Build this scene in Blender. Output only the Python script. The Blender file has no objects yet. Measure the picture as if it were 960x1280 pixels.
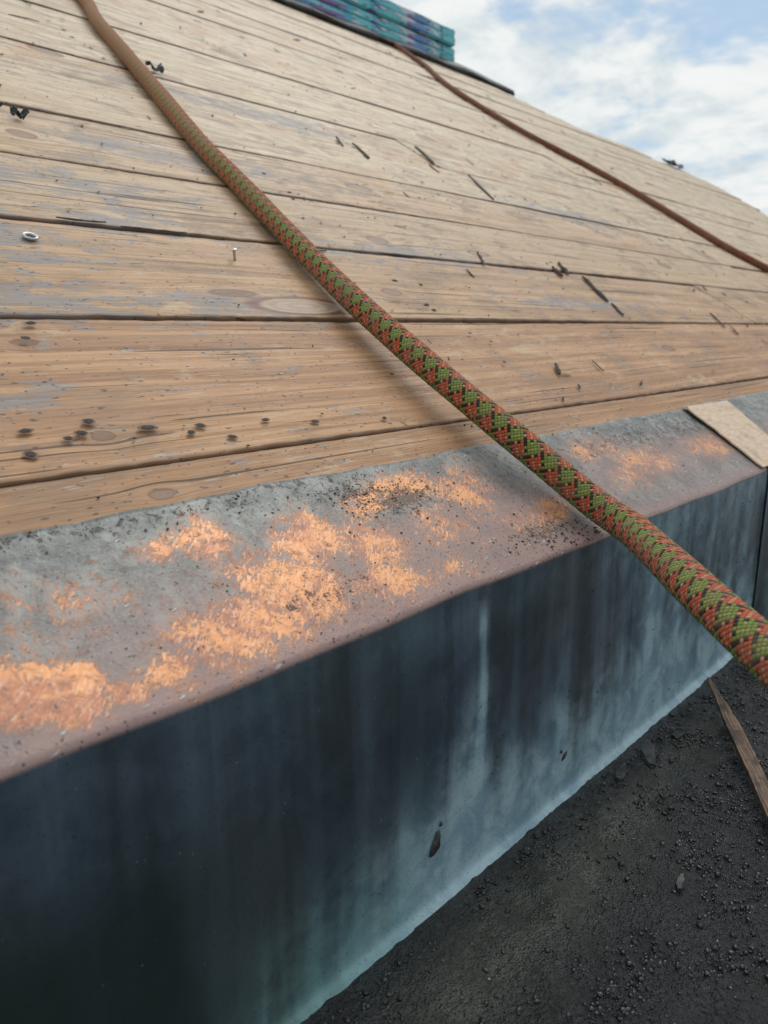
import bpy, bmesh, math, random
import numpy as np
from mathutils import Vector, Matrix, noise as mn
random.seed(7); rng=np.random.default_rng(11)
S=bpy.context.scene
S.view_settings.view_transform='Standard'; S.view_settings.look='None'; S.view_settings.exposure=0
COL=bpy.context.collection
EY=.2256; EZ=.1739; CT=math.cos(math.radians(30)); ST=.5
NRM=Vector((0,-ST,CT)); UPV=Vector((0,CT,ST))
def dk(u,v,h=0.): return Vector((u,EY+v*CT-h*ST,EZ+v*ST+h*CT))
def dk_np(u,v,h): return np.stack([u+0*v+0*h,EY+v*CT-h*ST+0*u,EZ+v*ST+h*CT+0*u],-1)

# ---------------------------------------------------------------- nodes
class NB:
    def __init__(s,name):
        s.m=bpy.data.materials.new(name); s.m.use_nodes=True; s.t=s.m.node_tree
        s.b=s.t.nodes['Principled BSDF']
    def n(s,ty): return s.t.nodes.new(ty)
    def set(s,sock,v):
        if isinstance(v,bpy.types.NodeSocket): s.t.links.new(v,sock)
        elif v is not None:
            if isinstance(v,(tuple,list)) and len(v)==3 and sock.type=='RGBA': v=(*v,1)
            sock.default_value=v
    def attr(s,nm):
        a=s.n('ShaderNodeAttribute'); a.attribute_name=nm; return a.outputs['Fac']
    def obj(s): return s.n('ShaderNodeTexCoord').outputs['Object']
    def uv(s): return s.n('ShaderNodeTexCoord').outputs['UV']
    def sep(s,v):
        x=s.n('ShaderNodeSeparateXYZ'); s.set(x.inputs[0],v); return x.outputs
    def comb(s,x,y,z=0.):
        c=s.n('ShaderNodeCombineXYZ'); s.set(c.inputs[0],x); s.set(c.inputs[1],y); s.set(c.inputs[2],z); return c.outputs[0]
    def ma(s,op,a,b=None,c=None,clamp=False):
        m=s.n('ShaderNodeMath'); m.operation=op; m.use_clamp=clamp
        s.set(m.inputs[0],a); s.set(m.inputs[1],b)
        if c is not None: s.set(m.inputs[2],c)
        return m.outputs[0]
    def noise(s,vec,sc,det=4.,ro=.55,dist=0.,dim='3D'):
        n=s.n('ShaderNodeTexNoise'); n.noise_dimensions=dim; s.set(n.inputs['Vector'],vec); n.inputs['Scale'].default_value=sc
        n.inputs['Detail'].default_value=det; n.inputs['Roughness'].default_value=ro; n.inputs['Distortion'].default_value=dist
        return n.outputs['Fac']
    def voro(s,vec,sc,feat='F1',out='Distance'):
        n=s.n('ShaderNodeTexVoronoi'); n.feature=feat; s.set(n.inputs['Vector'],vec); n.inputs['Scale'].default_value=sc
        return n.outputs[out]
    def ss(s,v,a,b):
        m=s.n('ShaderNodeMapRange'); m.interpolation_type='SMOOTHSTEP'; s.set(m.inputs['Value'],v)
        m.inputs['From Min'].default_value=a; m.inputs['From Max'].default_value=b; return m.outputs[0]
    def lin(s,v,a,b,c,d):
        m=s.n('ShaderNodeMapRange'); s.set(m.inputs['Value'],v)
        m.inputs[1].default_value=a; m.inputs[2].default_value=b; m.inputs[3].default_value=c; m.inputs[4].default_value=d; return m.outputs[0]
    def mix(s,f,a,b,bt='MIX'):
        m=s.n('ShaderNodeMix'); m.data_type='RGBA'; m.blend_type=bt
        s.set(m.inputs[0],f); s.set(m.inputs[6],a); s.set(m.inputs[7],b); return m.outputs[2]
    def mul(s,v,k): return s.ma('MULTIPLY',v,k)
    def bump(s,h,dist,st=1.,nrm=None):
        b=s.n('ShaderNodeBump'); s.set(b.inputs['Height'],h); b.inputs['Distance'].default_value=dist
        b.inputs['Strength'].default_value=st
        if nrm is not None: s.set(b.inputs['Normal'],nrm)
        return b.outputs[0]
    def out(s,col=None,rough=None,metal=None,nrm=None,spec=None):
        s.set(s.b.inputs['Base Color'],col); s.set(s.b.inputs['Roughness'],rough); s.set(s.b.inputs['Metallic'],metal)
        if nrm is not None: s.set(s.b.inputs['Normal'],nrm)
        if spec is not None: s.set(s.b.inputs['Specular IOR Level'],spec)
        return s.m

def mk_mesh(name,V,Fc,mat,attrs=None,smooth=True,parent=None,uv=None):
    me=bpy.data.meshes.new(name); V=np.asarray(V,dtype=np.float32).reshape(-1,3)
    if isinstance(Fc,np.ndarray):
        k=Fc.shape[1]; nf=len(Fc)
        me.vertices.add(len(V)); me.vertices.foreach_set('co',V.ravel())
        me.loops.add(nf*k); me.loops.foreach_set('vertex_index',Fc.astype(np.int32).ravel())
        me.polygons.add(nf); me.polygons.foreach_set('loop_start',np.arange(0,nf*k,k,dtype=np.int32))
        me.update(calc_edges=True)
    else:
        me.from_pydata([tuple(map(float,v)) for v in V],[],Fc)
    me.validate()
    if smooth: me.polygons.foreach_set('use_smooth',np.ones(len(me.polygons),dtype=bool))
    if attrs:
        for k,a in attrs.items():
            at=me.attributes.new(k,'FLOAT','POINT'); at.data.foreach_set('value',np.asarray(a,dtype=np.float32).ravel())
    if uv is not None:
        l=me.uv_layers.new(name='UVMap'); l.data.foreach_set('uv',np.asarray(uv,dtype=np.float32).ravel())
    me.materials.append(mat); me.update()
    o=bpy.data.objects.new(name,me); COL.objects.link(o)
    if parent: o.parent=parent
    return o
def grid_faces(r,c,off=0,flip=False):
    i=np.arange(r-1)[:,None]; j=np.arange(c-1)[None,:]
    a=i*c+j; f=np.stack([a,a+1,a+c+1,a+c],-1).reshape(-1,4)+off
    return f[:,::-1] if flip else f
def empty(nm):
    e=bpy.data.objects.new(nm,None); COL.objects.link(e); return e
def sm(x,a,b):
    t=np.clip((x-a)/(b-a),0,1); return t*t*(3-2*t)
def blob(u,v,cu,cv,ru,rv,ang=0.,pw=1.):
    du=u-cu; dv=v-cv; c,s_=math.cos(ang),math.sin(ang)
    a=(du*c+dv*s_)/ru; b=(-du*s_+dv*c)/rv
    return np.exp(-(a*a)**pw-(b*b)**pw)

# ---------------------------------------------------------------- camera
F=Vector((.712,.662,-.2334)).normalized(); R=Vector((.681,-.732,0)).normalized(); U=R.cross(F).normalized()
cd=bpy.data.cameras.new('camera'); cam=bpy.data.objects.new('camera',cd); COL.objects.link(cam)
M=Matrix((R,U,-F)).transposed().to_4x4(); M.translation=Vector((0,0,.309)); cam.matrix_world=M
cd.sensor_fit='HORIZONTAL'; cd.sensor_width=36; cd.lens=36.04; cd.clip_start=.01; cd.clip_end=6000
cd.dof.use_dof=True; cd.dof.focus_distance=.48; cd.dof.aperture_fstop=18
S.camera=cam

# ---------------------------------------------------------------- world + sun
sun_to=Vector((.80,.36,1.35)).normalized()
el=math.asin(sun_to.z); rot=math.atan2(sun_to.x,sun_to.y)
w=bpy.data.worlds.new('World'); S.world=w; w.use_nodes=True; nt=w.node_tree
class WB(NB):
    def __init__(s,t): s.t=t
W=WB(nt); bg=nt.nodes['Background']
sky=W.n('ShaderNodeTexSky'); sky.sky_type='NISHITA'; sky.sun_disc=False; sky.sun_elevation=el; sky.sun_rotation=rot; sky.air_density=1.; sky.dust_density=1.
g=W.n('ShaderNodeTexCoord').outputs['Generated']
x,y,z=W.sep(g)
zz=W.ma('ADD',W.ma('MAXIMUM',z,0.),.25)
px=W.ma('DIVIDE',x,zz); py=W.ma('DIVIDE',y,zz)
pv=W.comb(W.ma('ADD',px,3.7),W.ma('ADD',py,1.3),0.)
n1=W.noise(pv,2.6,4,.6,.3,'2D'); n2=W.noise(pv,6.5,4,.6,.2,'2D')
def gap(cx,cy,r,k):
    a=W.ma('SUBTRACT',px,cx); b_=W.ma('SUBTRACT',py,cy)
    d=W.ma('ADD',W.ma('MULTIPLY',a,a),W.ma('MULTIPLY',b_,b_))
    return W.mul(W.ma('EXPONENT',W.mul(d,-1/(r*r))),k)
cs=W.ma('ADD',n1,W.mul(n2,.35))
cs=W.ma('SUBTRACT',cs,W.ma('ADD',gap(1.62,.58,.18,.26),gap(-.3,-1.6,.9,.2)))
cov=W.ss(cs,.40,.64)
cloud=W.mix(W.ss(W.ma('ADD',W.mul(n2,.6),W.mul(n1,.4)),.36,.62),(6.5,7.3,7.7),(9.0,9.2,9.1))
blue=W.mix(.5,sky.outputs[0],(4.2,6.4,8.6))
W.set(bg.inputs['Color'],W.mix(W.lin(cov,0,1,.15,1),blue,cloud)); bg.inputs['Strength'].default_value=.1
sd=bpy.data.lights.new('sun','SUN'); so=bpy.data.objects.new('sun',sd); COL.objects.link(so)
sd.energy=1.2; sd.angle=math.radians(30); sd.color=(1,.96,.9); so.rotation_euler=sun_to.to_track_quat('Z','Y').to_euler()

# ---------------------------------------------------------------- materials
def wood_mat():
    b=NB('weathered_board_wood')
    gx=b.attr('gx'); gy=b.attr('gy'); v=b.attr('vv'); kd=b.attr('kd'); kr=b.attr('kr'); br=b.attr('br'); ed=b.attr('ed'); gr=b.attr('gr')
    def sc(a,c): return b.comb(b.mul(gx,a),b.mul(gy,c),b.mul(br,9.))
    ring=b.noise(sc(1.4,72.),1.,2,.55,.6)
    fine=b.noise(sc(16.,1000.),1.,1,.6)
    mid=b.noise(sc(6.,230.),1.,3,.65,.4)
    broad=b.noise(sc(9.,13.),1.,4,.62,.5)
    patch=b.noise(sc(22.,62.),1.,4,.7,.6)
    fb=b.noise(sc(40.,560.),1.,1,.5,.8)
    col=b.mix(b.ss(ring,.36,.64),(.52,.285,.135),(.36,.18,.080))
    col=b.mix(b.mul(b.ss(mid,.47,.66),.5),col,(.22,.11,.052))
    col=b.mix(b.mul(b.ss(fine,.5,.72),.3),col,(.20,.105,.052))
    col=b.mix(b.mul(b.ss(br,.35,1.),.5),col,(.52,.41,.265))
    col=b.mix(b.mul(b.ss(br,.4,.0),.3),col,(.28,.16,.085))
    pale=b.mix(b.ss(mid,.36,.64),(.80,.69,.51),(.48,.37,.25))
    pale_sheen=b.ma('MULTIPLY',b.ss(v,.22,1.0),b.ss(b.ma('ADD',broad,b.mul(mid,.3)),.42,.72))  # weathered paling, increased up the slope: grazing sky sheen painted into the colour
    col=b.mix(b.mul(pale_sheen,.88),col,pale)
    col=b.mix(b.mul(b.ss(b.ma('ADD',b.mul(broad,.65),b.mul(patch,.35)),.49,.61),.66),col,(.25,.15,.085))
    col=b.mix(b.mul(b.ss(b.ma('ADD',b.mul(broad,.5),b.mul(patch,.5)),.46,.36),.4),col,(.58,.48,.34))
    fbm=b.ma('MULTIPLY',b.ss(fb,.60,.69),b.ss(patch,.48,.60))
    col=b.mix(b.mul(fbm,.42),col,(.70,.63,.53))
    gm=b.ss(b.ma('ADD',b.ma('ADD',b.mul(patch,.75),b.mul(fb,.35)),b.mul(gr,.20)),.66,.715)
    col=b.mix(b.mul(gm,.68),col,(.21,.215,.23))
    em=b.ss(b.ma('ADD',ed,b.mul(mid,.010)),.0094,.0050)
    col=b.mix(b.mul(em,.75),col,(.11,.06,.035))
    spm=b.ss(b.ma('ADD',b.noise(sc(210.,440.),1.,1,.5),b.mul(patch,.20)),.785,.82)
    col=b.mix(b.mul(spm,.85),col,(.05,.045,.04))
    kring=b.ma('SINE',b.ma('ADD',b.mul(kd,19.),b.mul(patch,14.)))
    kin=b.ss(kd,1.05,.9)
    kc=b.mix(b.lin(kring,-1,1,.0,.5),(.46,.34,.25),(.27,.17,.11))
    kc=b.mix(kr,kc,(.10,.045,.022))
    col=b.mix(b.mul(kin,.85),col,kc)
    kout=b.ma('MULTIPLY',b.ss(kd,.86,1.0),b.ss(kd,1.35,1.08))
    col=b.mix(b.mul(kout,.8),col,(.17,.065,.028))
    cr=b.noise(sc(3.2,330.),1.,1,.5,.3)
    crack=b.ss(b.ma('ADD',cr,b.mul(broad,.12)),.752,.775)
    col=b.mix(b.mul(crack,.85),col,(.06,.035,.022))
    h=b.ma('ADD',b.mul(mid,.7),b.ma('ADD',b.mul(fine,.35),b.mul(fb,.4)))
    h=b.ma('SUBTRACT',h,b.ma('ADD',b.mul(crack,.9),b.mul(gm,.15)))
    return b.out(col,b.lin(mid,.3,.7,.48,.64),0.,b.bump(h,.0009,1.),.42)

def simple(nm,c1,c2,sc=60.,rough=.7,metal=0.,bd=.0005,det=3,spec=.5):
    b=NB(nm); o=b.obj(); n=b.noise(o,sc,det,.65)
    col=b.mix(b.ss(n,.38,.62),c1,c2)
    return b.out(col,rough,metal,b.bump(n,bd),spec)

def copper_mat():
    b=NB('patinated_copper')
    bare=b.attr('bare'); pink=b.attr('pink'); face=b.attr('face'); teal=b.attr('teal'); dark=b.attr('dark'); crust=b.attr('crust'); u=b.attr('uu'); q=b.attr('qq')
    P=b.comb(u,q,0.)
    def sc(a,c): return b.comb(b.mul(u,a),b.mul(q,c),0.)
    nA=b.noise(P,38.,4,.65,.3,'2D'); nB=b.noise(P,170.,4,.68,.5,'2D'); nC=b.noise(P,650.,2,.6,0,'2D')
    top=b.mix(b.ss(nA,.35,.66),(.125,.135,.130),(.245,.255,.24))
    top=b.mix(b.mul(b.ss(nB,.5,.66),.6),top,(.075,.072,.066))
    top=b.mix(b.mul(b.ss(nC,.52,.7),.35),top,(.33,.33,.31))
    top=b.mix(b.mul(pink,.85),top,b.mix(nB,(.22,.13,.118),(.38,.245,.22)))
    fl=b.voro(b.comb(b.mul(b.ma('ADD',u,b.mul(q,.5)),70.),b.mul(b.ma('SUBTRACT',q,b.mul(u,.3)),190.),0.),1.)
    flm=b.ma('MULTIPLY',b.ss(b.ma('ADD',fl,b.mul(nC,.2)),.30,.20),b.ss(nA,.44,.54))
    top=b.mix(b.mul(flm,.6),top,(.50,.50,.47))
    sp=b.ss(b.noise(P,430.,1,.5,0,'2D'),.69,.75)
    top=b.mix(b.mul(sp,.85),top,(.03,.027,.025))
    # bare copper where the film has worn through
    scr=b.noise(b.comb(b.mul(b.ma('ADD',u,b.mul(q,.9)),130.),b.mul(b.ma('SUBTRACT',u,q),520.),0.),1.,3,.65,.8,'2D')
    fine_n=b.ma('ADD',b.mul(nA,.42),b.ma('ADD',b.mul(nB,.60),b.ma('ADD',b.mul(nC,.20),b.mul(scr,.42))))
    bsum=b.ma('ADD',fine_n,b.mul(bare,.36))
    halo=b.ss(bsum,.90,1.14); bm=b.ss(bsum,1.055,1.145)
    top=b.mix(b.mul(halo,.75),top,(.38,.20,.14))
    bc=b.mix(b.ss(nA,.42,.6),(.46,.19,.10),(.74,.33,.125))
    bc=b.mix(b.mul(b.ss(scr,.50,.64),.5),bc,(.76,.47,.32))
    bc=b.mix(b.mul(b.ss(nB,.52,.66),.65),bc,(.28,.15,.11))
    top=b.mix(b.mul(bm,.88),top,bc)
    cr=b.ss(b.ma('ADD',b.ma('ADD',b.mul(nB,.6),b.mul(nC,.4)),b.mul(crust,.22)),.66,.72)
    top=b.mix(b.mul(cr,.85),top,(.075,.065,.05))
    fc=b.mix(b.ss(nA,.3,.7),(.040,.058,.080),(.066,.092,.122))
    lf=b.noise(sc(8.,2.6),1.,3,.55,.3,'2D')
    fc=b.mix(b.mul(b.ss(lf,.42,.62),.6),fc,(.048,.045,.040))
    vs=b.noise(sc(40.,2.6),1.,3,.55,.3,'2D')
    fc=b.mix(b.mul(b.ss(vs,.45,.75),.45),fc,(.11,.16,.205))
    fc=b.mix(b.mul(b.ss(vs,.46,.34),.35),fc,(.018,.022,.026))
    fc=b.mix(b.mul(dark,.85),fc,(.013,.027,.022))
    tn=b.ma('ADD',teal,b.ma('MULTIPLY',b.ma('ADD',b.ma('SUBTRACT',vs,.5),b.ma('ADD',b.mul(b.ma('SUBTRACT',nA,.5),.45),b.mul(b.ma('SUBTRACT',nB,.5),.25))),b.mul(b.ss(teal,.03,.4),.8)))
    tealc=b.mix(b.ss(nA,.35,.65),(.21,.335,.40),(.36,.50,.55))
    tealc=b.mix(b.ss(u,.30,.18),tealc,(.18,.35,.34))
    fc=b.mix(b.mul(b.ss(tn,-.02,1.0),.95),fc,tealc)
    ws=b.ma('MULTIPLY',b.ss(b.ma('ADD',b.voro(P,190.),b.mul(nB,.1)),.13,.08),b.ss(nA,.49,.55))
    fc=b.mix(b.mul(ws,.5),fc,(.36,.42,.40))
    fc=b.mix(b.mul(b.ss(nC,.66,.72),.5),fc,(.012,.013,.014))
    col=b.mix(face,top,fc)
    metal=b.ma('ADD',b.mul(bm,b.ma('SUBTRACT',.15,b.mul(face,.15))),b.lin(face,0,1,.08,.05))
    rough=b.ma('ADD',b.mul(nB,.30),b.lin(face,0,1,.31,.18))
    hgt=b.ma('ADD',b.mul(flm,.7),b.ma('ADD',b.mul(nB,.5),b.ma('ADD',b.mul(cr,1.),b.mul(nC,.2))))
    hgt=b.ma('SUBTRACT',hgt,b.mul(bm,.2))
    hgt=b.ma('MULTIPLY',hgt,b.lin(face,0,1,1.,.10))
    return b.out(col,rough,metal,b.bump(hgt,.0005),.45)

def rope_mat(nm,OA,OB,GA,GB,KK,n=20,pitch=.0029,dirt=.42,MC=5,fadec=(.40,.205,.105)):
    b=NB(nm); x,y,z=b.sep(b.uv())
    a=b.mul(x,float(n)); l=b.mul(y,1./pitch)
    p=b.ma('ADD',l,a); q=b.ma('SUBTRACT',l,a)
    ip=b.ma('FLOOR',p); iq=b.ma('FLOOR',q); fp=b.ma('FRACT',p); fq=b.ma('FRACT',q)
    over=b.ma('FLOORED_MODULO',b.ma('ADD',ip,iq),2.)
    def fm(v,k): return b.ma('FLOOR',b.mul(b.ma('ADD',v,.5),1./k))
    chk=b.ma('FLOORED_MODULO',b.ma('ADD',fm(ip,MC),fm(iq,MC)),2.)
    mp=b.ma('FLOORED_MODULO',ip,float(MC)); mq=b.ma('FLOORED_MODULO',iq,float(MC))
    cp=b.ma('COMPARE',mp,0.,.5); cq=b.ma('COMPARE',mq,0.,.5)
    blk=b.ma('ADD',b.ma('MULTIPLY',cp,over),b.ma('MULTIPLY',cq,b.ma('SUBTRACT',1.,over)),clamp=True)
    li=b.ma('ADD',b.ma('MULTIPLY',b.ma('COMPARE',mp,3.,.5),over),b.ma('MULTIPLY',b.ma('COMPARE',mq,2.,.5),b.ma('SUBTRACT',1.,over)),clamp=True)
    col=b.mix(chk,b.mix(li,OA,OB),b.mix(li,GA,GB)); col=b.mix(blk,col,KK)
    def hump(f):
        d=b.ma('SUBTRACT',b.mul(f,2.),1.); return b.ma('SUBTRACT',1.,b.ma('MULTIPLY',d,d))
    h=b.ma('POWER',b.ma('MAXIMUM',b.ma('MULTIPLY',hump(fp),hump(fq)),0.),.5)
    crease=b.ss(h,.05,.6)
    yc=b.mix(over,b.comb(b.mul(p,6.),b.mul(q,1.2),0.),b.comb(b.mul(q,6.),b.mul(p,1.2),5.))
    tw=b.noise(yc,1.,1,.5,0,'2D')
    col=b.mix(b.lin(crease,0,1,.72,0.),col,(.03,.018,.012))
    col=b.mix(b.mul(b.ss(tw,.4,.7),.3),col,(.08,.04,.025))
    dn=b.noise(b.obj(),45.,4,.7)
    col=b.mix(b.mul(b.ss(dn,.42,.68),dirt),col,(.25,.17,.11))
    fade=b.attr('fade'); col=b.mix(fade,col,fadec)
    hh=b.ma('ADD',h,b.mul(tw,.4))
    b.b.inputs['Sheen Weight'].default_value=.1
    return b.out(col,.78,0.,b.bump(hh,.0009),.25)

WOOD=wood_mat(); COP=copper_mat()
ROPE=rope_mat('rope_sheath_orange_green',(.60,.10,.035),(.62,.27,.13),(.21,.28,.045),(.31,.36,.09),(.010,.010,.010))
ROPE2=rope_mat('rope_sheath_rust',(.32,.10,.05),(.38,.14,.07),(.28,.085,.045),(.34,.12,.06),(.05,.02,.015))
BLACK=simple('black_bitumen_membrane',(.010,.010,.011),(.026,.026,.028),80,.5)
DARKW=simple('dark_splinter_wood',(.03,.022,.017),(.10,.07,.05),220,.8)
SPLW=simple('pale_splinter_wood',(.42,.30,.18),(.62,.48,.32),220,.75)
HOLE=simple('nail_hole_dark',(.006,.006,.008),(.018,.018,.022),300,.7)
STAIN=simple('nail_hole_iron_stain',(.16,.09,.055),(.25,.155,.10),500,.8)
STEEL=simple('galvanised_steel',(.45,.45,.46),(.62,.62,.62),200,.35,.8)
UNDER=simple('dark_underlayment',(.010,.008,.006),(.03,.02,.015),60,.9)

# ---------------------------------------------------------------- roof deck
deck=empty('plank_roof_deck')
KN=[(.427,.3035,.046,.0125,.0),(.186,.256,.0075,.0035,.8),(.187,.1645,.006,.004,.75),(.192,.114,.0065,.0035,.7),(.372,.322,.02,.005,.75),
    (.565,.335,.012,.006,.6),(.98,.22,.014,.006,.7),(.78,.63,.02,.01,.5),(.33,.61,.012,.008,.6),(1.5,.50,.02,.012,.5),(.66,.46,.014,.008,.5),(1.35,1.05,.025,.015,.5),(.5,.95,.02,.012,.6),(1.0,1.3,.03,.015,.5)]
kr_=random.Random(5)
for _ in range(26): KN.append((kr_.uniform(.5,3.2),kr_.uniform(.45,2.3),kr_.uniform(.008,.022),kr_.uniform(.004,.011),kr_.uniform(.2,.8)))
rows=[.03,.136,.2835,.424,.555,.69]
while rows[-1]<2.8: rows.append(rows[-1]+.138+random.uniform(-.002,.002))
endp=[(0,4.5),(1.4,4.54),(1.84,4.8),(2.1,4.55),(2.2,3.85),(2.3,3.62),(2.58,3.52),(2.9,3.44)]
def uend(v): return float(np.interp(v,[p[0] for p in endp],[p[1] for p in endp]))
Vs=[];Fs=[];At={k:[] for k in('gx','gy','vv','kd','kr','br','ed','gr')};off=0
GREY=[(.20,.30,.10,.03),(.36,.30,.12,.025),(.2,.39,.08,.05),(.15,.20,.04,.015),(.24,.29,.05,.01),(.7,.43,.2,.03),(.5,.62,.2,.04),(.3,.5,.15,.04),(.9,.33,.2,.02),(.55,.42,.06,.02),(.34,.44,.08,.03),(.8,.9,.3,.04),(1.4,.7,.3,.04)]
BRS=[.25,.30,.62,.8,.5,.9,.4,.75,.95,.55]
for k in range(len(rows)-1):
    gap=random.uniform(.0004,.0013) if k>1 else .0010
    v0,v1=rows[k]+gap,rows[k+1]-.0009
    ue=uend((v0+v1)/2)+random.uniform(-.03,.03)
    js=[-1.2]; j=random.uniform(1.1,2.4) if k>0 else 2.6
    while j<ue-.3: js.append(j); j+=random.uniform(1.2,2.4)
    js.append(ue)
    near=v0<1.0
    d=np.array([0,.00015,.0006,.0016,.004])
    nv=34 if v0<.6 else (20 if near else 8)
    vin=np.linspace(v0+.006,v1-.006,nv)
    vv=np.concatenate([v0+d,vin,v1-d[::-1]])
    edz=np.array([-.016,-.0018,-.0006,-.0001,0]); zz_=np.concatenate([edz,np.zeros(nv),edz[::-1]])
    for ji,(a,bb) in enumerate(zip(js[:-1],js[1:])):
        a2,b2=a+.0006,bb-.0006
        st=.005 if v0<.7 else .012
        us=[a2,a2+.0002,a2+.001]; t=a2+.01
        while t<b2-.01:
            us.append(t); t+= (st if 0<t<1.25 else .03)
        us+= [b2-.001,b2-.0002,b2]; us=np.array(us)
        r=random.random()
        if ji==0 and k<len(BRS): r=BRS[k]
        hz=random.uniform(-.0012,.0006); tilt=random.uniform(-.007,.007); ph=random.uniform(0,9); cup=random.uniform(-.0008,.0014)
        UU,VV=np.meshgrid(us,vv,indexing='ij'); ZZ=np.broadcast_to(zz_,UU.shape).copy()
        ce=np.minimum(UU-a,bb-UU); ZZ=np.minimum(ZZ,np.where(ce<.0007,-.016,np.where(ce<.0009,-.0015,0)))
        m=(VV-(v0+v1)/2)/((v1-v0)/2)
        ZZ+=hz+tilt*(VV-(v0+v1)/2)+cup*m*m+.0005*np.sin(UU*5+ph)+.0003*np.sin(UU*23+ph*2)*np.cos(VV*60)
        rag=.0004*np.sin(UU*90+ph)+.0004*np.sin(UU*233+ph*3)+.0006*np.sin(UU*17+ph*5)
        VV2=VV+np.where(m<-.97,np.abs(rag),0)-np.where(m>.97,np.abs(rag),0)
        kd=np.full(UU.shape,9.); kr=np.zeros(UU.shape); gy=VV.copy()
        for (cu,cv,ru,rv,dr) in KN:
            dd=np.sqrt(((UU-cu)/ru)**2+((VV-cv)/rv)**2)
            if not (v0-.02<cv<v1+.02): continue
            gy-= (VV-cv)*.85*np.exp(-dd*dd/5)
            kr=np.where(dd<kd,dr,kr); kd=np.minimum(kd,dd)
            if dr>.4: ZZ-=.0004*np.exp(-dd*dd)
        gy+= .004*np.sin(UU*2.1+ph)+.0015*np.sin(UU*7+ph*2)
        gy+= r*3+k*.37
        g_=np.zeros(UU.shape)
        for (cu,cv,ru,rv) in GREY: g_=np.maximum(g_,blob(UU,VV,cu,cv,ru,rv))
        Vs.append(dk_np(UU,VV2,ZZ).reshape(-1,3)); Fs.append(grid_faces(UU.shape[0],UU.shape[1],off)) 
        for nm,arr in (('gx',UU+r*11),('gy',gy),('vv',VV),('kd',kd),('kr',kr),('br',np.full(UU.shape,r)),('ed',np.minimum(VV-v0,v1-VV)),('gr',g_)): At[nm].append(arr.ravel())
        off+=UU.size
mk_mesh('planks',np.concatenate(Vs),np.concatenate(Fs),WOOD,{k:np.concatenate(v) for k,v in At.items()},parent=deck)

def structure():
    V=[];Fc=[]
    vs=[0.04,.7,1.4,1.84,2.08,2.2,2.3,2.58,2.84]
    for v in vs:
        ue=uend(v)-.04
        for u_ in(-1.18,ue): V.append(dk(u_,v,-.018))
    n=len(vs); top=dk(0,vs[-1],-.018)
    for i in range(n-1): a=2*i; Fc.append([a,a+1,a+3,a+2])
    base=len(V); yb=top.y*2-.25
    V+= [Vector((-1.18,yb,.0)),Vector((3.4,yb,.0)),Vector((-1.18,.24,-.03)),Vector((4.4,.24,-.03)),Vector((-1.18,yb,-.03)),Vector((3.4,yb,-.03))]
    l=2*(n-1)
    Fc.append([l,l+1,base+1,base]); Fc.append([0,base+2,base+3,1])
    Fc.append([0]+[2*i for i in range(1,n)]+[base,base+4,base+2]); Fc.append([1,base+3,base+5,base+1]+[2*i+1 for i in range(n-1,0,-1)])
    Fc.append([base,base+1,base+5,base+4])
    return mk_mesh('framing_body',V,Fc,UNDER,smooth=False,parent=deck)
structure()

def holes():
    HV=[];HF=[];SV=[];SF=[]
    L=[(.186,.256,.0022,.3),(.196,.273,.0018,1),(.184,.175,.0022,1),(.176,.166,.0020,1),(.151,.172,.0018,1),(.146,.154,.0024,1),(.212,.165,.0024,1),(.234,.157,.0018,1),(.243,.162,.0020,1),(.256,.149,.0020,1),(.288,.161,.0016,1),(.322,.154,.0016,1),(.381,.149,.0015,1),(.168,.163,.0016,1)]
    joists=[.2,.6,1.0,1.42,1.83,2.25,2.66,3.1,3.5,3.9]
    for k in range(1,len(rows)-1):
        for j in joists:
            for f in(.18,.5,.82):
                if k==1 and j<.3: continue
                for _ in range(random.choice([0,1,1,2])):
                    L.append((j+random.gauss(0,.016),rows[k]+f*.14+random.gauss(0,.008),random.uniform(.0010,.0020),1))
    for _ in range(320):
        L.append((random.uniform(.1,3.3),random.uniform(.15,2.6),random.uniform(.0006,.0017),.5))
    for (u_,v_,r_,s_) in L:
        if u_>uend(v_)-.1: continue
        el_=random.uniform(1.2,1.9); ph=random.random()*6; nn=20
        for (VL,FL,sc,hh) in ((SV,SF,1.25,.0012),(HV,HF,.8,.0016)):
            if sc>1. and s_<.9: continue
            b0=len(VL)
            for i in range(nn):
                a=i/nn*2*math.pi; rr=r_*sc*(1+.12*math.sin(2*a+ph)+.07*math.sin(5*a+ph*2)+random.uniform(-.04,.04))
                VL.append(dk(u_+rr*el_*math.cos(a),v_+rr*math.sin(a)*.9,hh))
            FL.append(list(range(b0,b0+nn)))
    mk_mesh('nail_holes',HV,HF,HOLE,smooth=False,parent=deck)
    mk_mesh('nail_hole_stains',SV,SF,STAIN,smooth=False,parent=deck)
holes()

def splinter(VL,FL,c,dirv,nrm,length,width,th,lift=0.,n=7):
    side=nrm.cross(dirv).normalized(); b0=len(VL); bend=random.uniform(-.04,.04)*length
    for i in range(n):
        t=i/(n-1); w_=width*(.12+.88*math.sin(math.pi*min(1,max(0,t*.9+.06)))**.6)*random.uniform(.65,1.2)
        ctr=c+dirv*(t-.5)*length+side*(bend*math.sin(math.pi*t)+random.uniform(-.1,.1)*width)+nrm*(lift*t+th*.1)
        h=th*random.uniform(.6,1.2)
        VL+= [ctr-side*w_*.5,ctr+side*w_*.5,ctr+side*w_*.35+nrm*h,ctr-side*w_*.3+nrm*h*random.uniform(.7,1.2)]
    for i in range(n-1):
        a=b0+i*4
        for k in range(4): FL.append([a+k,a+(k+1)%4,a+4+(k+1)%4,a+4+k])
    FL.append([b0+3,b0+2,b0+1,b0]); e=b0+(n-1)*4; FL.append([e,e+1,e+2,e+3])
DV=[];DF=[];PV=[];PF=[]
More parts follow.
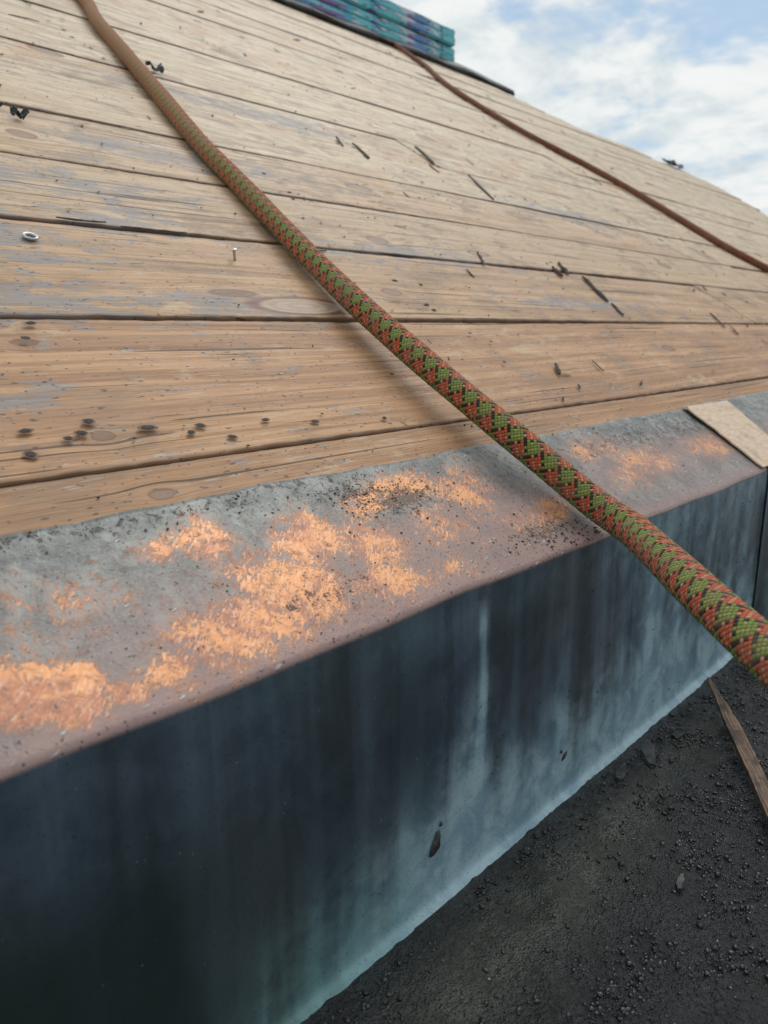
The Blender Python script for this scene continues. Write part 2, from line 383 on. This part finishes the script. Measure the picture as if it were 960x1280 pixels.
def sp_deck(u_,v_,du,dv,le,wi,th,lift=0.,pale=False):
    dr=(Vector((1,0,0))*du+UPV*dv).normalized()
    splinter(PV if pale else DV,PF if pale else DF,dk(u_,v_,.0010),dr,NRM,le,wi,th,lift)
for a in [(1.02,.372,.035,.06,.085,.008,.003),(.995,.315,.04,.06,.04,.005,.002),(.985,.418,.03,.05,.035,.007,.003),(.826,.436,.04,.05,.05,.005,.0015),(1.204,.759,.06,.11,.14,.008,.002),
          (1.181,.891,.04,.09,.10,.012,.002),(.946,.815,.02,.06,.07,.011,.002),(.92,.84,.03,.06,.05,.006,.002),(.663,.190,.03,.03,.024,.0055,.002),(.66,.16,.03,.03,.010,.003,.001),(1.3,.29,.05,.06,.06,.004,.0015),(.61,.145,.03,.02,.010,.002,.001),(.783,.155,.05,.02,.013,.003,.001),(1.02,.43,.03,.05,.04,.008,.003),(.52,.41,.05,.01,.05,.003,.001),(.36,.423,.09,.0,.06,.0025,.001),(.30,.428,.09,.0,.04,.002,.001)]:
    sp_deck(*a)
for _ in range(480):
    v_=random.uniform(.14,2.6); u_=random.uniform(.1,3.4)
    if u_>uend(v_)-.1: continue
    an=random.gauss(.9,.6); le=random.choice([.003,.004,.006,.01,.018,.026])*random.uniform(.5,1.5)*(1 if v_<.7 else 1.4)
    if v_<.3 and u_<.6: le=min(le,.005)
    if v_<.9 and u_<.6: le=min(le,.012)
    sp_deck(u_,v_,math.cos(an),math.sin(an),le,le*random.uniform(.08,.24)+.0005,random.uniform(.0004,.0011),random.uniform(0,.001),random.random()<.3)
for _ in range(70):
    u_=random.uniform(.1,.9); v_=random.uniform(.29,.7); sp_deck(u_,v_,1,random.uniform(-.2,.2),random.uniform(.006,.02),.0007,.0005,.0010,True)
mk_mesh('dark_debris',DV,DF,DARKW,smooth=False,parent=deck); mk_mesh('pale_slivers',PV,PF,SPLW,smooth=False,parent=deck)

def scrap(nm,u_,v_,size,mat,hgt):
    V=[];n=9
    for i in range(n):
        for j in range(n):
            a=(i/(n-1)-.5)*2; b_=(j/(n-1)-.5)*2; r=math.sqrt(a*a+b_*b_)
            s_=1-.35*max(0,r-.8)
            hh=hgt*(.35+.65*mn.noise(Vector((a*1.7+u_*9,b_*1.7,v_*9))))+hgt*.4*abs(a)
            V.append(dk(u_+a*size*s_*(1+.3*mn.noise(Vector((a*3,b_*3,u_*5)))),v_+b_*size*.6*s_,max(.0012,hh)))
    return mk_mesh(nm,V,grid_faces(n,n),mat)
scrap('membrane_scrap',.343,.649,.009,BLACK,.012); scrap('membrane_scrap.001',.672,.985,.014,BLACK,.014); scrap('membrane_scrap.002',.335,.675,.004,BLACK,.005)
scrap('membrane_scrap.003',4.50,2.03,.09,BLACK,.025)

def nail(nm,base,axis,ln,hr,mat=STEEL):
    axis=axis.normalized(); t=axis.orthogonal().normalized(); s_=axis.cross(t); V=[];Fc=[];n=16
    prof=[(0.0,-ln),(.0011,-ln+.004),(.0012,-.0008),(.0016,-.0004),(hr,-.0001),(hr*1.02,.0005),(hr*.85,.0009),(0.0002,.0011)]
    for (r_,h_) in prof:
        for i in range(n):
            a=i/n*2*math.pi; V.append(base+axis*(h_+ln)+(t*math.cos(a)+s_*math.sin(a))*max(r_,.00015))
    for k in range(len(prof)-1):
        for i in range(n): Fc.append([k*n+i,k*n+(i+1)%n,(k+1)*n+(i+1)%n,(k+1)*n+i])
    Fc.append([ (len(prof)-1)*n+i for i in range(n)])
    return mk_mesh(nm,V,Fc,mat)
nail('roofing_nail',dk(.413,.379,-.004),Vector((-.25,-.25,.9)),.013,.003)
def washer(nm,u_,v_,ro):
    V=[];Fc=[];n=28
    prof=[(ro,.0012),(ro*1.02,.002),(ro*.92,.0027),(ro*.72,.0024),(ro*.66,.0016),(ro*.3,.0016),(ro*.02,.0017)]
    for (r_,h_) in prof:
        for i in range(n):
            a=i/n*2*math.pi; V.append(dk(u_+r_*math.cos(a),v_+r_*math.sin(a),h_))
    for k in range(len(prof)-1):
        for i in range(n): Fc.append([k*n+i,k*n+(i+1)%n,(k+1)*n+(i+1)%n,(k+1)*n+i])
    o=mk_mesh(nm,V,Fc,STEEL); o.data.materials.append(HOLE)
    for p in o.data.polygons:
        if p.index>=4*n: p.material_index=1
washer('nail_washer',.245,.390,.0052)

# ---------------------------------------------------------------- copper edge flashing
fl=empty('copper_edge_flashing')
us=np.concatenate([np.arange(-1.2,0,.04),np.arange(0,.95,.003),np.arange(.95,4.56,.03)])
TW=.106; rb=.0050
tops=np.linspace(TW,rb,38)
pts=[(dk(0,TW,.0002),TW,0)]
for t in tops: pts.append((dk(0,t,.0012),t,0.))
c=dk(0,rb,.0012-rb)
for i in range(1,10):
    ang=math.radians(120+60*i/10)
    pts.append((Vector((0,c.y+rb*math.cos(ang),c.z+rb*math.sin(ang))),rb-rb*(i/10)*1.0,float(sm(np.array(i/10.),.6,1.05))))
yf=c.y-rb; zt=c.z
for z_ in np.linspace(zt,.007,54): pts.append((Vector((0,yf,z_)),-(zt-z_),1.))
for i in range(1,6):
    a=i/5*math.radians(80); pts.append((Vector((0,yf-.006*(1-math.cos(a)),.007-.007*math.sin(a))),-(zt-.007)-.007*a/1.3,1.))
pts.append((Vector((0,yf-.007,-.004)),-(zt)-.005,1.))
npf=len(pts)
Y=np.array([p[0].y for p in pts]); Z=np.array([p[0].z for p in pts]); Q=np.array([p[1] for p in pts]); FA=np.array([p[2] for p in pts])
UU=np.repeat(us[:,None],npf,1); YY=np.repeat(Y[None],len(us),0); ZZ=np.repeat(Z[None],len(us),0); QQ=np.repeat(Q[None],len(us),0); FF=np.repeat(FA[None],len(us),0)
def wav(u,q): return .5*np.sin(u*9+q*13)+.3*np.sin(u*21-q*31+1)+.2*np.sin(u*47+q*40+2)
topm=(FF<.01); dn=np.where(topm,.0006*wav(UU,QQ)*sm(QQ,0,.02)*(1-sm(QQ,.07,.1)),.0011*wav(UU,QQ)*FF*sm(-QQ,0,.03)*sm(ZZ,0.,.02))
YY=YY+np.where(topm,-.5*dn,-dn); ZZ=ZZ+np.where(topm,.866*dn,0)
edge_w=(.0010*np.sin(us*31)+.0006*np.sin(us*77+1)+.0004*np.sin(us*160))[:,None]*sm(QQ,.06,.106)
YY+=edge_w*CT; ZZ+=edge_w*ST
bw=(.0007*np.sin(us*26)+.0004*np.sin(us*61+2))[:,None]*np.exp(-(QQ/.02)**2); ZZ+=bw
u_,q_=UU,QQ
B=np.zeros(UU.shape)
for (cu,cv,ru,rv,an,s_,pw) in [(.098,.024,.022,.015,-.35,1.35,2.5),(.119,.016,.012,.006,-.3,1.1,2),(.145,.020,.020,.010,0,1.0,1),(.180,.026,.045,.020,.1,1.1,1.3),(.22,.032,.035,.026,.2,1.1,1.2),(.26,.024,.045,.018,0,1.0,1),(.30,.018,.035,.012,0,.9,1),(.168,.076,.012,.010,0,1.,1),(.192,.076,.020,.020,0,1.1,1),(.205,.052,.028,.022,0,.95,1),
    (.246,.062,.028,.022,.3,1.2,1.2),(.280,.050,.035,.028,0,1.0,1),(.300,.078,.030,.016,.2,1.05,1),(.335,.082,.040,.016,.1,1.15,1.2),(.380,.070,.042,.026,0,1.0,1),(.34,.05,.05,.03,0,.75,1),(.436,.034,.022,.012,.2,1.25,1.3),(.40,.03,.05,.02,0,.65,1),(.56,.08,.07,.018,0,.85,1),(.60,.05,.08,.024,.1,.9,1),(.74,.05,.07,.024,0,.9,1),(.11,.06,.06,.03,0,.5,1),(.95,.06,.12,.02,0,.5,1),(1.5,.05,.3,.03,0,.5,1)]:
    B=np.maximum(B,s_*blob(u_,q_,cu,cv,ru,rv,an,pw))
PK=np.clip(blob(u_,q_,.35,.035,.14,.03)*.9+np.exp(-((q_-.003)/.012)**2)*.85+blob(u_,q_,.15,.03,.08,.03)*.5+blob(u_,q_,.65,.05,.15,.03)*.7,0,1)
CR=np.maximum.reduce([blob(u_,q_,.325,.075,.04,.014)*1.0,blob(u_,q_,.30,.088,.03,.008)*.9,blob(u_,q_,.41,.02,.05,.012)*.8,blob(u_,q_,.23,.028,.03,.012)*.55,blob(u_,q_,.14,.1,.3,.006)*.55,blob(u_,q_,.7,.08,.3,.02)*.65])
zh=ZZ
TE=np.zeros(UU.shape)
TE+=(1-sm(zh,-.01,.105))*(.28+.75*blob(u_,zh,.32,.02,.16,.12)+.35*sm(u_,.3,.6))
TE+=.15*(1-sm(zh,.0,.012))
TE+=.85*np.exp(-((u_-.3235-.0010*np.sin(zh*70))/.0034)**2)*sm(zh,.02,.06)*(1-sm(zh,.150,.172))
TE+=.38*np.exp(-((u_-.318)/.024)**2)*(1-sm(zh,.08,.16))
TE+=.42*np.exp(-((u_-.547)/.014)**2)*(1-sm(zh,.12,.16))+.28*np.exp(-((u_-.60)/.016)**2)*(1-sm(zh,.1,.15))+.24*np.exp(-((u_-.41)/.010)**2)*(1-sm(zh,.1,.16))
TE+=.32*sm(u_,.36,.60)+.16*np.exp(-((zh-.165)/.02)**2)
DK=np.clip(1.0*(1-sm(u_,.11,.19))*(1-sm(zh,.085,.16))+.7*blob(u_,zh,.262,.12,.022,.05)+.55*blob(u_,zh,.365,.145,.022,.04)+.4*blob(u_,zh,.2,.1,.03,.06),0,1)
TE*=(1-.75*(1-sm(u_,.13,.20))); TE*=FF; DK*=FF
Pv=np.stack([UU,YY,ZZ],-1)
mk_mesh('sheet',Pv.reshape(-1,3),grid_faces(len(us),npf),COP,dict(bare=B*(FF<.8),pink=PK,face=FF,teal=TE,dark=DK,crust=CR*(FF<.5),uu=UU,qq=QQ),parent=fl)
us2=np.arange(.788,2.4,.02); P2=np.zeros((len(us2),npf,3))
offy=np.array([NRM*.0022 if f<.01 else Vector((0,-.0022,0)) for f in FA])
for i,uu in enumerate(us2):
    P2[i,:,0]=uu; P2[i,:,1]=Y+offy[:,1]; P2[i,:,2]=Z+offy[:,2]
U2=np.repeat(us2[:,None],npf,1); Q2=np.repeat(Q[None],len(us2),0); F2=np.repeat(FA[None],len(us2),0)
mk_mesh('lap_sheet',P2.reshape(-1,3),grid_faces(len(us2),npf),COP,dict(bare=.6*np.maximum(blob(U2,Q2,.95,.05,.15,.02),blob(U2,Q2,1.5,.05,.3,.03)),pink=.6*np.exp(-((Q2-.01)/.03)**2),face=F2,teal=.2*F2,dark=.45*F2,crust=.3+0*U2,uu=U2+5,qq=Q2),parent=fl)

bm_=bmesh.new(); bmesh.ops.create_icosphere(bm_,subdivisions=1,radius=1.); icoV=np.array([v.co[:] for v in bm_.verts]); icoF=np.array([[v.index for v in f.verts] for f in bm_.faces]); bm_.free()
def stones(name,pos,size,mat,flat=.7,parent=None):
    pos=np.asarray(pos); n=len(pos); nv=len(icoV)
    V=np.repeat(icoV[None],n,0)*(1+rng.uniform(-.38,.38,(n,nv,1)))
    sc=np.stack([rng.uniform(.7,1.4,n),rng.uniform(.5,1.2,n),rng.uniform(.5,1.,n)*flat],-1)
    V=V*sc[:,None,:]; a=rng.uniform(0,6.28,n); ca,sa=np.cos(a)[:,None],np.sin(a)[:,None]
    Vx=V[...,0]*ca-V[...,1]*sa; Vy=V[...,0]*sa+V[...,1]*ca; V=np.stack([Vx,Vy,V[...,2]],-1)*np.asarray(size)[:,None,None]+pos[:,None,:]
    Fi=(icoF[None]+(np.arange(n)*nv)[:,None,None]).reshape(-1,3)
    return mk_mesh(name,V.reshape(-1,3),Fi,mat,smooth=False,parent=parent)
pos=[];siz=[]
for (cu,cv,su,sv,n,s0) in [(.325,.08,.035,.012,110,.0006),(.30,.09,.03,.006,60,.0006),(.415,.018,.035,.01,90,.0007),(.44,.01,.02,.006,25,.0009),(.22,.03,.05,.02,60,.0004),(.6,.09,.2,.012,120,.0006),(.18,.098,.1,.004,40,.0005),(.7,.05,.2,.03,90,.0005),(.25,.05,.15,.04,120,.0003)]:
    for _ in range(n):
        a,b_=random.gauss(cu,su),random.gauss(cv,sv)
        if .002<b_<.104 and a>.02: p=dk(a,b_,.0014+.0006*float(wav(a,b_))); pos.append(p[:]); siz.append(s0*random.uniform(.5,1.7))
stones('grit',pos,siz,DARKW,.5,parent=fl)
pos=[];siz=[]
for _ in range(700):
    a,b_=random.uniform(.08,2.6),.11+abs(random.gauss(0,.75))
    if b_>2.5: continue
    pos.append(dk(a,b_,.0012)[:]); siz.append(random.uniform(.0003,.0011)*(1+.5*b_))
stones('crumbs',pos,siz,DARKW,.6,parent=deck)
def blobface(nm,cx,cz,rx,rz,ang,th=.002):
    V=[];Fc=[];n=20;rn=5
    for k in range(rn+1):
        for i in range(n):
            a=i/n*6.2832; rr=(k/rn)*(1+.28*math.sin(a*2+cx*90)+.2*math.sin(a*3+cz*70)+.13*math.sin(a*7))
            x_=rx*rr*math.cos(a); z_=rz*rr*math.sin(a); c_,s_=math.cos(ang),math.sin(ang)
            V.append(Vector((cx+x_*c_-z_*s_,yf-.0008-th*(1-(k/rn)**3)*(1+.3*math.sin(a*4+k)),cz+x_*s_+z_*c_)))
    for k in range(rn):
        for i in range(n): Fc.append([k*n+i,k*n+(i+1)%n,(k+1)*n+(i+1)%n,(k+1)*n+i])
    mk_mesh(nm,V,Fc,BLACK,parent=fl)
blobface('tar_spot',.284,.038,.0028,.0070,-.25); blobface('tar_spot_small',.4195,.031,.0035,.0018,.3,.001); blobface('tar_spot_tiny',.288,.048,.0008,.0016,0,.001); blobface('tar_fleck',.415,.036,.0009,.0012,.3,.001)
for _ in range(34):
    blobface('tar_fleck',random.uniform(.12,.75),random.uniform(.01,.165),random.uniform(.0003,.0008),random.uniform(.0003,.001),random.random()*3,.0004)

# ---------------------------------------------------------------- ropes
def catmull(P,step=.001):
    P=[Vector(p) for p in P]; P=[P[0]*2-P[1]]+P+[P[-1]*2-P[-2]]; out=[]
    for i in range(1,len(P)-2):
        p0,p1,p2,p3=P[i-1:i+3]; n=max(2,int((p2-p1).length/.004))
        for k in range(n):
            t=k/n; out.append(.5*((2*p1)+(p2-p0)*t+(2*p0-5*p1+4*p2-p3)*t*t+(3*p1-p0-3*p2+p3)*t*t*t))
    out.append(P[-2])
    A=np.array([p[:] for p in out])
    for _ in range(30): A[1:-1]=A[1:-1]*.5+(A[:-2]+A[2:])*.25
    L=np.concatenate([[0],np.cumsum(np.linalg.norm(np.diff(A,axis=0),axis=1))])
    s=np.arange(0,L[-1],step); return np.stack([np.interp(s,L,A[:,i]) for i in range(3)],-1),s
def rope(name,P,r,mat,seg=60,step=.0012,fade=None):
    A,s=catmull(P,step); T=np.gradient(A,axis=0); T/=np.linalg.norm(T,axis=1)[:,None]
    n=np.cross(T[0],[0,0,1.]); n/=np.linalg.norm(n); Ns=[]
    for t in T:
        n=n-t*np.dot(n,t); n/=np.linalg.norm(n); Ns.append(n.copy())
    Ns=np.array(Ns); Bs=np.cross(T,Ns)
    a=np.linspace(0,2*np.pi,seg+1); ang=a[None]+0*s[:,None]
    nst=20; pit=.0029
    p=s[:,None]/pit+nst*(a[None]/(2*np.pi)); q=s[:,None]/pit-nst*(a[None]/(2*np.pi))
    hump=(1-(2*(p%1)-1)**2)*(1-(2*(q%1)-1)**2)
    rr=r*(1+.014*np.sin(s*61)+.012*np.sin(s*23+1))[:,None]+.0004*hump
    V=A[:,None,:]+rr[...,None]*(np.cos(ang)[...,None]*Ns[:,None,:]+np.sin(ang)[...,None]*Bs[:,None,:])
    R_,C_=len(s),seg+1
    Fq=grid_faces(R_,C_)
    uvv=np.stack([np.repeat((a/(2*np.pi))[None],R_,0),np.repeat(s[:,None],C_,1)],-1).reshape(-1,2)
    fd=np.zeros(R_) if fade is None else fade(s)
    return mk_mesh(name,V.reshape(-1,3),Fq,mat,dict(fade=np.repeat(fd[:,None],C_,1)),uv=uvv[Fq.ravel()])
RP=[dk(.95,2.95,.03),dk(.86,2.4,.0105),dk(.80,1.9,.0105),dk(.765,1.55,.0105),dk(.732,1.334,.0105),dk(.682,1.189,.0105),dk(.642,1.034,.0105),dk(.586,.818,.0105),dk(.540,.645,.0105),dk(.522,.546,.0105),dk(.500,.446,.0115),dk(.480,.362,.0135),dk(.463,.282,.016),dk(.453,.222,.0185),dk(.447,.1695,.020),dk(.445,.124,.0205),dk(.447,.0835,.0195),dk(.453,.049,.0165),dk(.459,.0153,.0128),
    Vector((.452,.2085,.1866)),Vector((.400,.163,.1862)),Vector((.341,.111,.185)),Vector((.309,.076,.181)),Vector((.25,.0,.168)),Vector((.2,-.12,.13)),Vector((.17,-.3,.06)),Vector((.2,-.45,.014)),Vector((.35,-.6,.0105)),Vector((.7,-.75,.0105))]
rope('climbing_rope',RP,.0101,ROPE,fade=lambda s:.82*(1-sm(s,1.7,2.75)))
RP2=[dk(3.0,3.0,.03),dk(2.85,2.86,.02),dk(2.72,2.5,.0095),dk(2.62,2.29,.0095),dk(2.44,2.04,.0095),dk(2.32,1.80,.0095),dk(2.25,1.484,.0095),dk(2.275,1.325,.0095),dk(2.30,1.145,.0095),dk(2.285,1.012,.0095),dk(2.245,.845,.0095),dk(2.20,.672,.0095),dk(2.225,.552,.0095),dk(2.28,.35,.0095),dk(2.27,.1,.011),dk(2.25,.004,.0125),Vector((2.25,.19,.16)),Vector((2.26,.17,.06)),Vector((2.3,.1,.012)),Vector((2.5,-.1,.0105))]
rope('climbing_rope.001',RP2,.0085,ROPE2,seg=24,step=.004)

# ---------------------------------------------------------------- shim on flashing
def slab(name,corners,th,mat,nu=14,nv=8,wob=.0006):
    a,b_,c_,d_=[Vector(p) for p in corners]; V=[];Fc=[]
    def P(i,j,h):
        s_,t=i/(nu-1),j/(nv-1); p=a.lerp(b_,s_).lerp(d_.lerp(c_,s_),t)
        e=(j in(0,nv-1) or i in(0,nu-1)); w_=wob*mn.noise(p*90)
        return p+NRM*(h+w_)+(Vector((w_*2,0,0)) if e else Vector())
    for h in(0,th):
        for i in range(nu):
            for j in range(nv): V.append(P(i,j,h-(0.0003 if h and (i in(0,nu-1) or j in(0,nv-1)) else 0)))
    n=nu*nv
    Fc+= [list(map(int,f)) for f in grid_faces(nu,nv,0,True)]+[list(map(int,f)) for f in grid_faces(nu,nv,n)]
    rim=[i*nv for i in range(nu)]+[(nu-1)*nv+j for j in range(1,nv)]+[i*nv+nv-1 for i in range(nu-2,-1,-1)]+[j for j in range(nv-2,0,-1)]
    for k in range(len(rim)):
        x0,x1=rim[k],rim[(k+1)%len(rim)]; Fc.append([x0,x1,x1+n,x0+n])
    return mk_mesh(name,V,Fc,mat,smooth=False)
def pale_ply():
    b=NB('raw_shim_wood'); x,y,z=b.sep(b.obj()); n=b.noise(b.comb(b.mul(x,60.),b.mul(y,600.),0.),1.,3,.6,.3); n2=b.noise(b.obj(),60.,3,.6)
    c=b.mix(b.ss(n,.35,.7),(.68,.52,.38),(.54,.39,.27)); c=b.mix(b.mul(b.ss(n2,.52,.68),.4),c,(.30,.22,.16)); return b.out(c,.6,0.,b.bump(n,.0003),.4)
slab('wood_shim',[dk(.787,.102,.005),dk(.775,.004,.003),dk(.865,.004,.003),dk(.897,.100,.005)],.0018,pale_ply())

# ---------------------------------------------------------------- ridge membrane + bundles
def membrane():
    V=[];us_=np.concatenate([np.linspace(-1.1,3.4,70),np.linspace(3.42,3.60,10)])
    prof=[(2.655,.002),(2.65,.014),(2.67,.018),(2.75,.018),(2.86,.018),(2.93,-.04)]
    for u_ in us_:
        tip=max(0,(u_-3.42)/.18)
        for i,(v_,h_) in enumerate(prof):
            vv_=v_+ .012*math.sin(u_*7)+.006*math.sin(u_*31); vv_=vv_*(1-tip)+(2.56+.01*i)*tip if tip>0 else vv_
            V.append(dk(u_,vv_,h_*(1-.4*tip)+ .004*math.sin(u_*19+i)))
    return mk_mesh('ridge_membrane',V,grid_faces(len(us_),len(prof)),BLACK)
mb=membrane(); so_=mb.modifiers.new('s','SOLIDIFY'); so_.thickness=.006
def bundle_mat():
    b=NB('printed_bundle_wrap'); x,y,z=b.sep(b.obj())
    P=b.comb(b.mul(x,5.),b.mul(y,4.),b.mul(z,22.))
    s=b.sep(b.voro(P,1.6,'F1','Color')); n=b.noise(P,1.3,3,.6)
    c=b.mix(b.ss(s[0],.35,.6),(.05,.34,.50),(.07,.20,.46))
    c=b.mix(b.ss(s[1],.45,.6),c,(.12,.50,.56)); c=b.mix(b.ss(s[2],.78,.84),c,(.20,.10,.30)); c=b.mix(b.ss(n,.54,.6),c,(.50,.54,.58))
    c=b.mix(b.ss(b.noise(P,4.,2,.6),.6,.66),c,(.03,.03,.05))
    return b.out(c,.35,0.,b.bump(n,.002),.5)
BW=bundle_mat()
st=empty('shingle_bundle_stack')
fy=dk(0,2.72,0).y; z0=dk(0,2.72,.028).z-.002
for i in range(4):
    bm=bmesh.new(); bmesh.ops.create_cube(bm,size=1.)
    L_,W_,H_=1.15,.36,.038
    for v in bm.verts: v.co=Vector((v.co.x*L_,v.co.y*W_,v.co.z*H_))
    bmesh.ops.bevel(bm,geom=bm.edges[:],offset=.006,segments=2,affect='EDGES')
    bmesh.ops.subdivide_edges(bm,edges=[e for e in bm.edges if abs(e.verts[0].co.x-e.verts[1].co.x)>.3],cuts=24)
    for v in bm.verts:
        v.co.z+=.0025*mn.noise(Vector((v.co.x*5,v.co.y*5,i*3)))-.004*(v.co.x/L_*2)**4*.6; v.co.y+=.006*mn.noise(Vector((v.co.x*7,v.co.z*30,i*5)))
    me=bpy.data.meshes.new('bundle'); bm.to_mesh(me); bm.free(); me.materials.append(BW)
    o=bpy.data.objects.new('bundle_%d'%(i+1),me); COL.objects.link(o); o.parent=st
    o.location=(3.285-L_/2+[0,.012,-.008,.006][i],fy+W_/2+[0,.006,-.004,.004][i],z0+H_/2+i*.0395); o.rotation_euler=(0,0,[.0,.01,-.006,.008][i])

# ---------------------------------------------------------------- lower flat roof
def bitumen_mat():
    b=NB('wet_gritty_bitumen'); o=b.obj(); mud=b.attr('mud')
    n=b.noise(o,32.,4,.65,.3); n2=b.noise(o,300.,4,.72); 
    vo=b.voro(o,520.)
    c=b.mix(b.ss(n,.38,.62),(.005,.0055,.0065),(.013,.014,.017))
    c=b.mix(b.ss(n2,.54,.70),c,(.036,.037,.041)); c=b.mix(b.mul(b.ss(vo,.24,.10),.3),c,(.09,.09,.095))
    mc=b.mix(b.ss(n2,.42,.66),(.018,.020,.013),(.044,.046,.031))
    c=b.mix(b.mul(mud,.9),c,mc)
    wet=b.ss(n,.43,.52)
    r=b.ma('SUBTRACT',.56,b.mul(wet,.36))
    h=b.ma('ADD',b.mul(n2,1.6),b.mul(b.ss(vo,.5,.1),.5)); h=b.ma('MULTIPLY',h,b.lin(mud,0,1,1.,.35))
    return b.out(c,r,0.,b.bump(h,.0018),.55)
BIT=bitumen_mat()
xs=np.concatenate([np.array([-8,-4,-2,-1,-.4,-.1]),np.arange(.08,1.15,.003),np.array([1.3,1.7,2.3,3,4,6,9])])
ys=np.concatenate([np.array([-9,-5,-2.5,-1.2,-.6,-.3]),np.arange(-.06,.236,.003)])
XX,YY2=np.meshgrid(xs,ys,indexing='ij'); ZG=np.zeros(XX.shape)
MU=np.clip(1.15*blob(XX,YY2,.30,.182,.15,.030)+.6*blob(XX,YY2,.5,.19,.15,.012),0,1)
for i in range(XX.shape[0]):
    for j in range(XX.shape[1]):
        x_,y_=XX[i,j],YY2[i,j]
        if .05<x_<1.2 and y_>-.1:
            f=mn.fractal(Vector((x_*28,y_*28,0)),1.,2.,4); g2=mn.fractal(Vector((x_*170,y_*170,3)),.9,2.,3)
            k_=1-.75*math.exp(-((y_-.221)/.012)**2)
            ZG[i,j]=(.0028*f+.0017*g2*(1-.75*MU[i,j]))*(1-math.exp(-((x_-.03)/.05)**2))*k_
mk_mesh('flat_bitumen_roof',np.stack([XX,YY2,ZG],-1).reshape(-1,3),grid_faces(len(xs),len(ys),0,True),BIT,dict(mud=MU))
pos=[];siz=[]
def gz(x_,y_):
    i=min(max(np.searchsorted(xs,x_),0),len(xs)-1); j=min(max(np.searchsorted(ys,y_),0),len(ys)-1); return ZG[i,j]
tries=0
while len(pos)<17000 and tries<130000:
    tries+=1
    x_=random.uniform(.15,1.0); y_=random.uniform(-.0,.215)
    if x_<.3 and y_<.1: continue
    mu=1.15*math.exp(-((x_-.30)/.15)**2-((y_-.182)/.030)**2)
    den=mn.fractal(Vector((x_*26,y_*26,7)),1.,2.,4)
    pr=max(.03,.32+den*1.3)*(1-min(.96,mu))
    if random.random()<pr:
        s0=random.choice([.0003,.0004,.0005,.0006,.0008,.0011,.0014])*random.uniform(.7,1.3); pos.append((x_,y_,gz(x_,y_)+s0*.2)); siz.append(s0)
GR=simple('slate_granules',(.006,.006,.007),(.045,.045,.05),130,.2,det=1,spec=.6)
stones('granule_gravel',pos,siz,GR,.7)
pos=[];siz=[]
for _ in range(420):
    x_=random.uniform(.30,.95); y_=random.gauss(.214,.004) if random.random()<.3 else random.uniform(.0,.21)
    if y_>.219: continue
    s0=random.uniform(.0006,.0022); pos.append((x_,y_,gz(x_,y_)+s0*.2)); siz.append(s0)
stones('tar_lumps',pos,siz,BLACK,.6)
pos=[(random.uniform(.2,.9),random.uniform(0,.21),0) for _ in range(220)]; pos=[(a,b_,gz(a,b_)+.0006) for a,b_,c_ in pos]
stones('pale_grit',pos,[random.uniform(.0003,.0007) for _ in pos],simple('pale_grit',(.2,.2,.19),(.35,.35,.33),200,.7),.8)
KV=[];KF=[]
for (x_,y_,l_,w_,an) in [(.508,.205,.030,.010,.5),(.47,.208,.018,.007,.2),(.388,.132,.012,.006,.3),(.55,.2,.014,.008,-.3)]:
    splinter(KV,KF,Vector((x_,y_,.002)),Vector((math.cos(an),math.sin(an),.05)).normalized(),Vector((0,0,1)),l_,w_,.0018,.0015)
mk_mesh('tar_flakes',KV,KF,BLACK,smooth=False)
def lath():
    A=Vector((.640,.212,.014)); B_=Vector((.36,.035,.006)); n=60; V=[];Fc=[]; d=(B_-A).normalized(); s_=Vector((0,0,1)).cross(d).normalized(); up=d.cross(s_)*-1
    if up.z<0: up=-up
    for i in range(n):
        t=i/(n-1); c_=A.lerp(B_,t)+s_*.0012*math.sin(t*5); w_=.0105*min(1,.22+t*3.2)*(1+.05*mn.noise(Vector((t*14,0,0)))); th=.0045*min(1,.35+t*2.5)
        j=lambda k:.0005*mn.noise(Vector((t*40,k*3.,1)))
        V+= [c_-s_*(w_/2+j(1))-up*th/2,c_+s_*(w_/2+j(2))-up*th/2,c_+s_*(w_/2+j(3))+up*(th/2+j(4)),c_+s_*w_*.1+up*(th/2+j(5)+.0002),c_-s_*(w_/2+j(6))+up*(th/2+j(7))]
    for i in range(n-1):
        for k in range(5): Fc.append([i*5+k,i*5+(k+1)%5,(i+1)*5+(k+1)%5,(i+1)*5+k])
    Fc.append([4,3,2,1,0]); e=(n-1)*5; Fc.append([e,e+1,e+2,e+3,e+4])
    b=NB('old_lath_wood'); x,y,z=b.sep(b.obj())
    al=b.ma('ADD',b.mul(x,d.x),b.mul(y,d.y)); ac=b.ma('ADD',b.mul(x,s_.x),b.mul(y,s_.y))
    n_=b.noise(b.comb(b.mul(al,25.),b.mul(ac,900.),b.mul(z,900.)),1.,3,.6,.3); n2=b.noise(b.obj(),70.,3,.6)
    c=b.mix(b.ss(n_,.35,.62),(.22,.135,.08),(.07,.042,.028)); c=b.mix(b.mul(b.ss(n2,.46,.60),.75),c,(.03,.023,.019)); m=b.out(c,.6,0.,b.bump(n_,.0008),.4)
    mk_mesh('wood_lath',V,Fc,m,smooth=False)
lath()
gm=simple('street_ground',(.06,.06,.055),(.11,.105,.09),.05,.9,bd=.01)
mk_mesh('ground',[(-2500,-2500,-6),(2500,-2500,-6),(2500,2500,-6),(-2500,2500,-6)],[[0,1,2,3]],gm,smooth=False)
wallm=simple('rendered_wall',(.28,.26,.23),(.38,.36,.32),6,.85,bd=.002)
mk_mesh('building_walls',[(-7.9,-8.9,-.05),(8.9,-8.9,-.05),(8.9,6,-.05),(-7.9,6,-.05),(-7.9,-8.9,-6.2),(8.9,-8.9,-6.2),(8.9,6,-6.2),(-7.9,6,-6.2)],[[0,1,2,3],[4,5,1,0],[5,6,2,1],[6,7,3,2],[7,4,0,3]],wallm,smooth=False)
